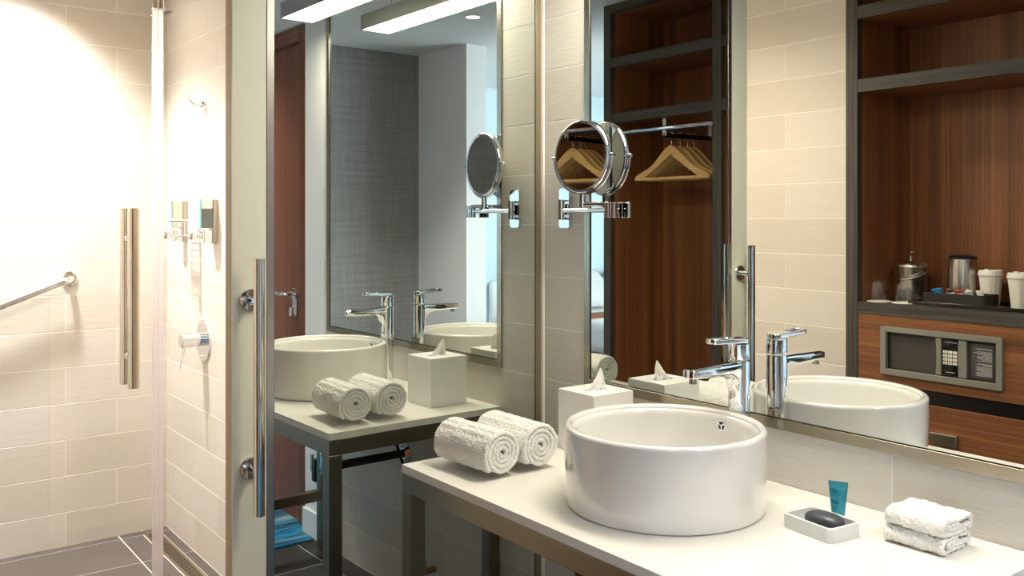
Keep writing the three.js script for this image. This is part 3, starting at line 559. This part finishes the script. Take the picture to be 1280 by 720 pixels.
// ------------------------------------------------------------------ closet opposite the vanity
const CF = ZS, CB = 2.012;
{
  const t = thing('closet', 'built-in dark wood closet with shelves, hanging rail and drawers', 'wardrobe', [0, 0, 0]);
  const X = [-0.037, 0.015, 0.7275, 0.7795, 1.4895, 1.544];
  for (let i = 0; i < 3; i++) obj('frame_post', box(X[2 * i], X[2 * i + 1], 0, HC - 0.002, CF, CF + 0.03, 0.001), OAK, t);
  for (let i = 0; i < 3; i++) obj('side_panel', box(X[2 * i], X[2 * i + 1], 0, HC - 0.002, CF + 0.03, 2.03), WOOD, t);
  for (const [a, b] of [[1, 2], [3, 4]]) {
    const x0 = X[a], x1 = X[b];
    obj('back_panel', box(x0, x1, 0, HC - 0.002, CB, 2.03), WOOD, t);
    obj('plinth', box(x0, x1, 0, a === 3 ? 0.06 : 0.018, CF + 0.004, CB), WOOD, t);
    obj('top_panel', box(x0, x1, 2.455, HC - 0.004, CF + 0.03, CB), WOOD, t);
    obj('top_rail', box(x0, x1, 2.452, HC - 0.002, CF, CF + 0.03, 0.001, true), OAK, t);
    for (const y of [1.865, 2.16]) { const s = obj('shelf', box(x0, x1, y + 0.004, y + 0.05, CF + 0.022, CB), WOOD, t); obj('front_edge', box(x0, x1, y, y + 0.052, CF + 0.002, CF + 0.022, 0.001, true), OAK, s); }
  }
  const c = obj('counter', box(X[1], X[2], 0.98, 1.025, CF + 0.001, CB, 0.001, true), OAK, t);
  obj('safe_panel', [box(X[1], X[2], 0.9395, 0.98, CF + 0.004, CF + 0.022, 0.001, true), box(X[1], X[2], 0.712, 0.751, CF + 0.004, CF + 0.022, 0.001, true), box(X[1], 0.1185, 0.751, 0.9395, CF + 0.004, CF + 0.022, 0, true), box(0.5805, X[2], 0.751, 0.9395, CF + 0.004, CF + 0.022, 0, true)], WOOD, t);
  obj('rail', box(X[1], X[2], 0.658, 0.712, CF + 0.01, CF + 0.03, 0.001, true), BLACK, t);
  obj('safe_shelf', box(X[1], X[2], 0.66, 0.71, CF + 0.03, CB), WOOD, t);
  for (const [y0, y1] of [[0.34, 0.658], [0.02, 0.336]]) {
    const d = obj('drawer', box(X[1] + 0.002, X[2] - 0.002, y0, y1, CF + 0.004, CF + 0.022, 0.001, true), WOOD, t);
    if (y0 > 0.3) { const h = obj('handle', box(0.3205, 0.4175, 0.519, 0.556, CF - 0.013, CF - 0.009, 0.001), FRAMEMETAL, d); obj('handle_edge', box(0.3205, 0.4213, 0.556, 0.562, CF - 0.014, CF + 0.004, 0.001), STEEL, h); obj('handle_edge', box(0.4175, 0.4213, 0.517, 0.556, CF - 0.014, CF + 0.004, 0.001), STEEL, h); }
  }
  obj('hanging_rail', rod(0.011, [X[3], 1.812, 1.634], [X[4], 1.812, 1.634]), CHROME, t);
  const r = obj('pull_out_rail', box(1.119, 1.131, 1.766, 1.79, 1.647, CB, 0.002), BLACK, t);
  for (const z of [1.647, 1.985]) obj('bracket', box(1.113, 1.137, 1.775, 1.865, z, z + 0.008, 0.001), STEEL, r);
}
{ // wooden hangers
  const s = new THREE.Shape(); // in (z, y) about the apex
  s.moveTo(-0.01, 0); s.quadraticCurveTo(0, 0.004, 0.01, 0);
  s.bezierCurveTo(0.06, -0.02, 0.09, -0.075, 0.15, -0.108); s.bezierCurveTo(0.19, -0.128, 0.23, -0.135, 0.247, -0.155); s.quadraticCurveTo(0.255, -0.168, 0.242, -0.172);
  s.lineTo(-0.242, -0.172); s.quadraticCurveTo(-0.255, -0.168, -0.247, -0.155); s.bezierCurveTo(-0.23, -0.135, -0.19, -0.128, -0.15, -0.108); s.bezierCurveTo(-0.09, -0.075, -0.06, -0.02, -0.01, 0);
  const h = new THREE.Path(); h.moveTo(0, -0.042); h.lineTo(0.05, -0.074); h.quadraticCurveTo(0.12, -0.122, 0.185, -0.158); h.lineTo(-0.185, -0.158); h.quadraticCurveTo(-0.12, -0.122, -0.05, -0.074); h.lineTo(0, -0.042); s.holes.push(h);
  const wood = metres(extrude(s, 0.012, 0.003, 1, 20).translate(0, 0, -0.006), true);
  const hook = tube([[0, -0.012, 0], [0, 0.02, 0], [0.004, 0.029, 0], [0.012, 0.036, 0], [0.016, 0.048, 0], [0.013, 0.062, 0], [0, 0.069, 0], [-0.012, 0.063, 0], [-0.0155, 0.052, 0]], 0.0019, 60, 8);
  const labels = ['light wooden hanger at the front of the row in the closet', 'light wooden hanger second from the front of the row in the closet', 'light wooden hanger third from the front of the row in the closet', 'light wooden hanger at the very back of the row in the closet'];
  const make = () => { const t = thing('coat_hanger', labels[0], 'hanger', [0, 0, 0], 0, 'wooden hangers on the closet rail'); obj('shoulder', wood, BEECH, t); obj('hook', hook, CHROME, t); return t; };
  const a = make(); [[1.7, 0.04], [1.7635, 0.02], [1.816, 0.05], [1.8636, 0.03]].forEach(([z, r], i) => { const o = i ? copy(a, labels[i]) : a; o.position.set(1.125, 1.728, z); o.rotation.y = r; });
}
{ // safe built into the closet
  const t = thing('safe', 'dark electronic safe with a grey frame built into the closet', 'safe', [0, 0, CF]);
  const grey = std({ color: 0x8e8d84, metalness: 0.25, roughness: 0.42 }), o = rrect(0.1185, 0.751, 0.5805, 0.939, 0.006); o.holes.push(rrect(0.142, 0.7745, 0.559, 0.9175, 0.002, THREE.Path));
  obj('frame', extrude(o, 0.016, 0.002).translate(0, 0, -0.007), grey, t);
  const n = noiseMap(256, 256, [[128, 128, 1, 131], [64, 64, 0.5, 132]]);
  obj('door', box(0.146, 0.555, 0.777, 0.915, 0.012, 0.03), std({ map: tex(256, 256, (i) => { const v = 1 + n[i] * 0.5; return [0.27 * v, 0.25 * v, 0.235 * v]; }, true, 0.09, 0.09), roughness: 0.6 }), t);
  obj('backing', box(0.12, 0.58, 0.752, 0.938, 0.03, 0.3), BLACK, t);
  const bar = (x, w, k) => { const s = new THREE.Shape(); s.moveTo(x, 0.778); s.quadraticCurveTo(x + k, 0.846, x, 0.914); s.lineTo(x + w, 0.914); s.quadraticCurveTo(x + w - k * 0.2, 0.846, x + w, 0.778); s.lineTo(x, 0.778); return extrude(s, 0.012, 0.002).translate(0, 0, -0.002); };
  obj('grip_bar', bar(0.338, 0.022, 0.006), grey, t); obj('grip_bar', bar(0.424, 0.03, -0.004), grey, t);
  const kp = obj('keypad', box(0.361, 0.423, 0.779, 0.914, 0.002, 0.012, 0.002), phy({ color: 0x0a0a0b, roughness: 0.15, clearcoat: 1 }), t);
  // keys read 1 to 9 and a last row; seen reversed in the mirror, so drawn the right way round here (the safe looks to -z)
  const font = await new FontLoader().loadAsync('fonts/droid/droid_sans_bold.typeface.json');
  const keys = std({ color: 0xe9e6d8, roughness: 0.4 }), ink = std({ color: 0x222222, roughness: 0.6 });
  const txt = (s, size, x, y, z) => { const g = new THREE.ShapeGeometry(font.generateShapes(s, size), 2); g.computeBoundingBox(); const b = g.boundingBox; g.translate(-(b.min.x + b.max.x) / 2, -(b.min.y + b.max.y) / 2, 0); g.rotateY(Math.PI); g.translate(x, y, z); return g; };
  '123456789*0#'.split('').forEach((d, i) => { const x = 0.41 - (i % 3) * 0.0185, y = 0.8655 - Math.floor(i / 3) * 0.0135; obj('key', [box(x - 0.0078, x + 0.0078, y - 0.0052, y + 0.0052, -0.001, 0.004, 0.001)], keys, kp); obj('key_digit', txt(d, 0.0065, x, y, -0.0014), ink, kp); });
  const line = std({ color: 0xb9b9b6, roughness: 0.6 }), w = [];
  for (let i = 0; i < 6; i++) w.push(box(0.372 + i * 0.0075, 0.372 + i * 0.0075 + 0.005, 0.9, 0.9035, 0.0014, 0.0022));
  for (let i = 0; i < 5; i++) w.push(box(0.376 + i * 0.007, 0.376 + i * 0.007 + 0.0045, 0.79, 0.793, 0.0014, 0.0022));
  obj('keypad_lettering', w, line, kp).userData.kind = 'stuff';
  const map = canvasTex(256, 384, (c, W, H) => { c.fillStyle = '#4b4b4e'; c.fillRect(0, 0, W, H); c.fillStyle = '#c9c9c7'; const row = (y, x0, x1, k) => { let x = x0; while (x < x1) { const d = 8 + ((x * 13 + y * 7) % 17); c.fillRect(x, y, Math.min(d, x1 - x), k); x += d + 5; } }; row(50, 22, 210, 9); for (let i = 0; i < 9; i++) row(84 + i * 13, 22, i % 4 === 3 ? 130 : i === 1 ? 235 : 190, 6); row(222, 22, 190, 10); row(238, 22, 120, 8); for (let i = 0; i < 9; i++) row(258 + i * 12, 22, i % 5 === 4 ? 150 : 200, 6); });
  const lab = new THREE.BoxGeometry(0.078, 0.122, 0.003); lab.translate(0.506, 0.846, 0.0085);
  obj('instruction_plate', lab, std({ map, roughness: 0.5 }), t);
}
// ------------------------------------------------------------------ tea and coffee things on the closet counter
{
  const Y = 1.0255;
  const glassShape = lathe([[0.0285, 0.0], [0.0345, 0.02], [0.037, 0.045], [0.034, 0.07], [0.026, 0.083], [0.016, 0.088], [0, 0.0885], [0, 0.078], [0.02, 0.077], [0.029, 0.067], [0.0335, 0.045], [0.0315, 0.02], [0.0275, 0.0], [0.0285, 0.0]], 48, 1.2);
  const coaster = () => lathe([[0, 0], [0.046, 0], [0.047, 0.001], [0.046, 0.003], [0, 0.003]], 44);
  for (const [x, z, w] of [[0.066, 1.687, 'standing at the end of the closet counter'], [0.166, 1.7, 'in front of the steel ice bucket']]) {
    tag(obj('coaster', coaster().translate(x, Y, z), std({ color: 0xeceae2, roughness: 0.8 })), 'round white paper coaster under the glass ' + w, 'coaster', 'paper coasters under glasses');
    tag(obj('drinking_glass', glassShape.clone().translate(x, Y + 0.0034, z), THINGLASS), 'upturned clear drinking glass ' + w, 'glass', 'upturned drinking glasses');
  }
  const b = thing('ice_bucket', 'polished steel ice bucket with lid, knob and swing handle', 'bucket', [0.103, Y, 1.86]);
  obj('pail', lathe([[0, 0], [0.058, 0], [0.06, 0.004], [0.065, 0.13], [0.067, 0.134], [0.064, 0.136], [0, 0.136]], 56), BUCKETSTEEL, b);
  const lid = obj('lid', lathe([[0, 0.168], [0.02, 0.166], [0.045, 0.16], [0.062, 0.15], [0.067, 0.14], [0.067, 0.1355], [0, 0.1355]], 56, 0.9), BUCKETSTEEL, b);
  obj('knob', lathe([[0, 0.2], [0.014, 0.199], [0.017, 0.194], [0.012, 0.188], [0.0055, 0.18], [0.007, 0.168], [0, 0.166]], 36, 0.9), CHROME, lid);
  const arc = []; for (let i = 0; i <= 30; i++) { const a = (i / 30) * Math.PI; arc.push([0.073 * Math.cos(a), 0.122 - 0.035 * Math.sin(a), -0.073 * Math.sin(a)]); }
  obj('swing_handle', tube(arc, 0.0045, 60, 10), POLISHED, b);
  const t = thing('serving_tray', 'flat black lacquered tray with a raised rim on the closet counter', 'tray', [0.44, Y, 1.815]);
  const gl = phy({ color: 0x0c0c0d, roughness: 0.12, clearcoat: 1 });
  obj('tray_base', box(-0.245, 0.245, 0.0, 0.004, -0.125, 0.125, 0.001), gl, t);
  obj('rim', [box(-0.25, 0.25, 0.0, 0.014, -0.132, -0.125, 0.002), box(-0.25, 0.25, 0.0, 0.014, 0.125, 0.132, 0.002), box(-0.25, -0.243, 0.0, 0.014, -0.125, 0.125, 0.002), box(0.243, 0.25, 0.0, 0.014, -0.125, 0.125, 0.002)], gl, t);
  const c = thing('sachet_caddy', 'black open box of sachets standing on the tray', 'caddy', [0.353, Y + 0.0045, 1.765]);
  const o = rrect(-0.125, -0.055, 0.125, 0.055, 0.02); o.holes.push(rrect(-0.121, -0.051, 0.121, 0.051, 0.017, THREE.Path));
  const cad = std({ color: 0x23221f, roughness: 0.5 });
  obj('wall', extrude(o, 0.042, 0.001).rotateX(-Math.PI / 2).translate(0, 0.001, 0), cad, c); obj('bottom', extrude(rrect(-0.122, -0.052, 0.122, 0.052, 0.018), 0.003).rotateX(-Math.PI / 2).translate(0, 0.0003, 0), cad, c);
  const packs = [[0.28, 0x2b86c4, 'bright blue'], [0.283, 0x2f7fb8, 'deeper blue'], [0.308, 0xe08a2c, 'orange'], [0.337, 0x4a3a34, 'brown and white'], [0.36, 0xd94f38, 'red and white'], [0.378, 0xcfc9c0, 'pale grey'], [0.408, 0xe6e0d4, 'cream'], [0.437, 0xece9e2, 'white']];
  packs.forEach(([x, col, word], i) => {
    const s = thing('sachet', word + ' paper sachet standing in the black caddy', 'sachet', [x, Y + 0.037, 1.738 + (i % 3) * 0.018], 0, 'drink sachets in the caddy'); s.rotation.set(-0.5 + (i % 2) * 0.2, 0.15 * Math.sin(i * 3), 0.35 * Math.sin(i * 2.1 + 0.6));
    const g = new RoundedBoxGeometry(0.026, 0.058, 0.007, 3, 0.0033); obj('packet', g, std({ color: col, roughness: 0.4 }), s);
    if (i > 2 && i < 6) obj('stripe', box(-0.0132, 0.0132, 0.006, 0.016, -0.0038, 0.0038, 0.0015), WHITEPLASTIC, s);
  });
  const k = thing('kettle', 'brushed steel kettle with a black lid and handle on the tray', 'kettle', [0.307, Y + 0.0045, 1.88]);
  obj('body', lathe([[0, 0.012], [0.058, 0.012], [0.059, 0.02], [0.0555, 0.1], [0.05, 0.165], [0.049, 0.172], [0, 0.172]], 56), STEEL, k);
  obj('base', lathe([[0, 0], [0.06, 0], [0.061, 0.006], [0.058, 0.013], [0, 0.013]], 48), BLACK, k);
  obj('lid', lathe([[0, 0.186], [0.04, 0.184], [0.051, 0.178], [0.0515, 0.17], [0, 0.17]], 48), BLACK, k);
  obj('handle', [box(-0.066, -0.05, 0.02, 0.18, -0.014, 0.014, 0.005), box(-0.062, -0.045, 0.02, 0.03, -0.014, 0.014, 0.003), box(-0.062, -0.04, 0.168, 0.182, -0.014, 0.014, 0.004)].map((g) => g.rotateY(0.5)), BLACK, k);
  obj('spout', extrude((() => { const s = new THREE.Shape(); s.moveTo(0.045, 0.13); s.lineTo(0.062, 0.17); s.lineTo(0.045, 0.17); return s; })(), 0.024, 0.002).translate(0, 0, -0.012).rotateY(-1.3), STEEL, k);
  const cupWall = noiseMap(256, 256, [[64, 64, 1, 141], [32, 40, 0.6, 142]]);
  const cupMat = std({ color: 0xebe8dd, roughness: 0.75, bumpMap: tex(256, 256, (i) => 0.5 + cupWall[i] * 0.5, false, 0.4, 0.5), bumpScale: 0.002 });
  const mk = (x, z, label) => {
    const u = thing('paper_cup', label, 'cup', [x, Y + 0.0045, z], 0, 'white paper cups with lids');
    obj('cup_wall', lathe([[0, 0.001], [0.03, 0.001], [0.0305, 0.004], [0.0415, 0.108], [0.043, 0.11], [0.043, 0.112], [0, 0.111]], 48), cupMat, u);
    const l = obj('lid', lathe([[0.042, 0.1105], [0.0455, 0.1105], [0.0455, 0.118], [0.0435, 0.12], [0.0425, 0.128], [0.0405, 0.131], [0.039, 0.1285], [0, 0.1275]], 48), WHITEPLASTIC, u);
    obj('sip_tab', box(-0.009, 0.006, 0.128, 0.137, -0.036, -0.026, 0.002), WHITEPLASTIC, l);
  };
  mk(0.42, 1.868, 'white paper cup with lid behind the black caddy'); mk(0.562, 1.79, 'white paper cup with lid at the far end of the tray');
}
// ------------------------------------------------------------------ entry door
{
  const d = structGroup('door_2');
  obj('door_leaf', box(1.672, 2.54, 0.008, 2.14, -0.075, -0.035, 0.002), DOORWOOD, d);
  obj('frame', box(1.592, 1.674, 0, 2.213, -0.15, -0.014, 0.002), DOORTRIM, d); obj('frame', box(2.54, 2.62, 0, 2.213, -0.15, -0.014, 0.002), DOORTRIM, d); obj('frame', box(1.674, 2.54, 2.142, 2.213, -0.15, -0.014, 0.002, true), DOORWOOD, d);
  obj('escutcheon', extrude(rrect(-0.021, -0.102, 0.021, 0.021, 0.02), 0.006, 0.0015).translate(1.758, 1.02, -0.035), CHROME, d);
  const h = obj('handle', [lathe([[0, 0], [0.026, 0], [0.026, 0.006], [0.0, 0.006]], 36).rotateX(Math.PI / 2).translate(1.758, 1.02, -0.029), tube([[1.758, 1.02, -0.03], [1.758, 1.02, 0.012], [1.763, 1.02, 0.024], [1.79, 1.021, 0.028], [1.85, 1.026, 0.028], [1.9, 1.034, 0.026]], 0.0095, 50, 14)], CHROME, d);
  obj('thumb_turn', box(-0.013, 0.013, -0.02, 0.02, 0, 0.02, 0.004).translate(1.765, 0.94, -0.029), CHROME, h);
  struct('wall_corridor', box(1.5, 2.7, -0.02, 2.3, -0.3, -0.16), PLASTER);
  const w = thing('wall_fitting', 'slim black and chrome fitting low on the white wall beside the vanity', 'fitting', [1.452, 0.31, 0]);
  obj('case', box(-0.016, 0.016, -0.055, 0.04, 0, 0.03, 0.006), BLACK, w); obj('cover', box(-0.014, 0.002, -0.01, 0.065, 0.03, 0.042, 0.004), CHROME, w);
}
// ------------------------------------------------------------------ bed beyond the closet
{
  const t = thing('bed', 'white made bed with an upholstered headboard in the daylit room', 'bed', [3.25, 0, 3.9]);
  obj('bed_base', box(-0.95, 0.98, 0.05, 0.3, -0.85, 0.85, 0.02), OAK, t);
  obj('mattress', new RoundedBoxGeometry(1.94, 0.26, 1.74, 6, 0.08).translate(0.01, 0.43, 0), TERRY, t);
  obj('headboard', new RoundedBoxGeometry(0.07, 0.62, 1.8, 4, 0.03).translate(1.012, 0.5, 0), WHITEPLASTIC, t);
  const p = new RoundedBoxGeometry(0.4, 0.15, 0.7, 8, 0.07); p.rotateZ(0.7);
  for (const z of [-0.42, 0.42]) tag(obj('pillow', p.clone().translate(4.02, 0.74, 3.9 + z), TERRY), z < 0 ? 'white pillow on the bed, nearer the hall wall' : 'white pillow on the bed, farther from the hall wall', 'pillow', 'pillows on the bed');
  tag(obj('bed_throw', box(3.35, 3.6, 0.562, 0.578, 3.03, 4.77, 0.006), std({ color: 0x8a4f33, roughness: 0.9 })), 'rust brown throw across the white bed', 'throw');
}
renderer.render(scene, camera);
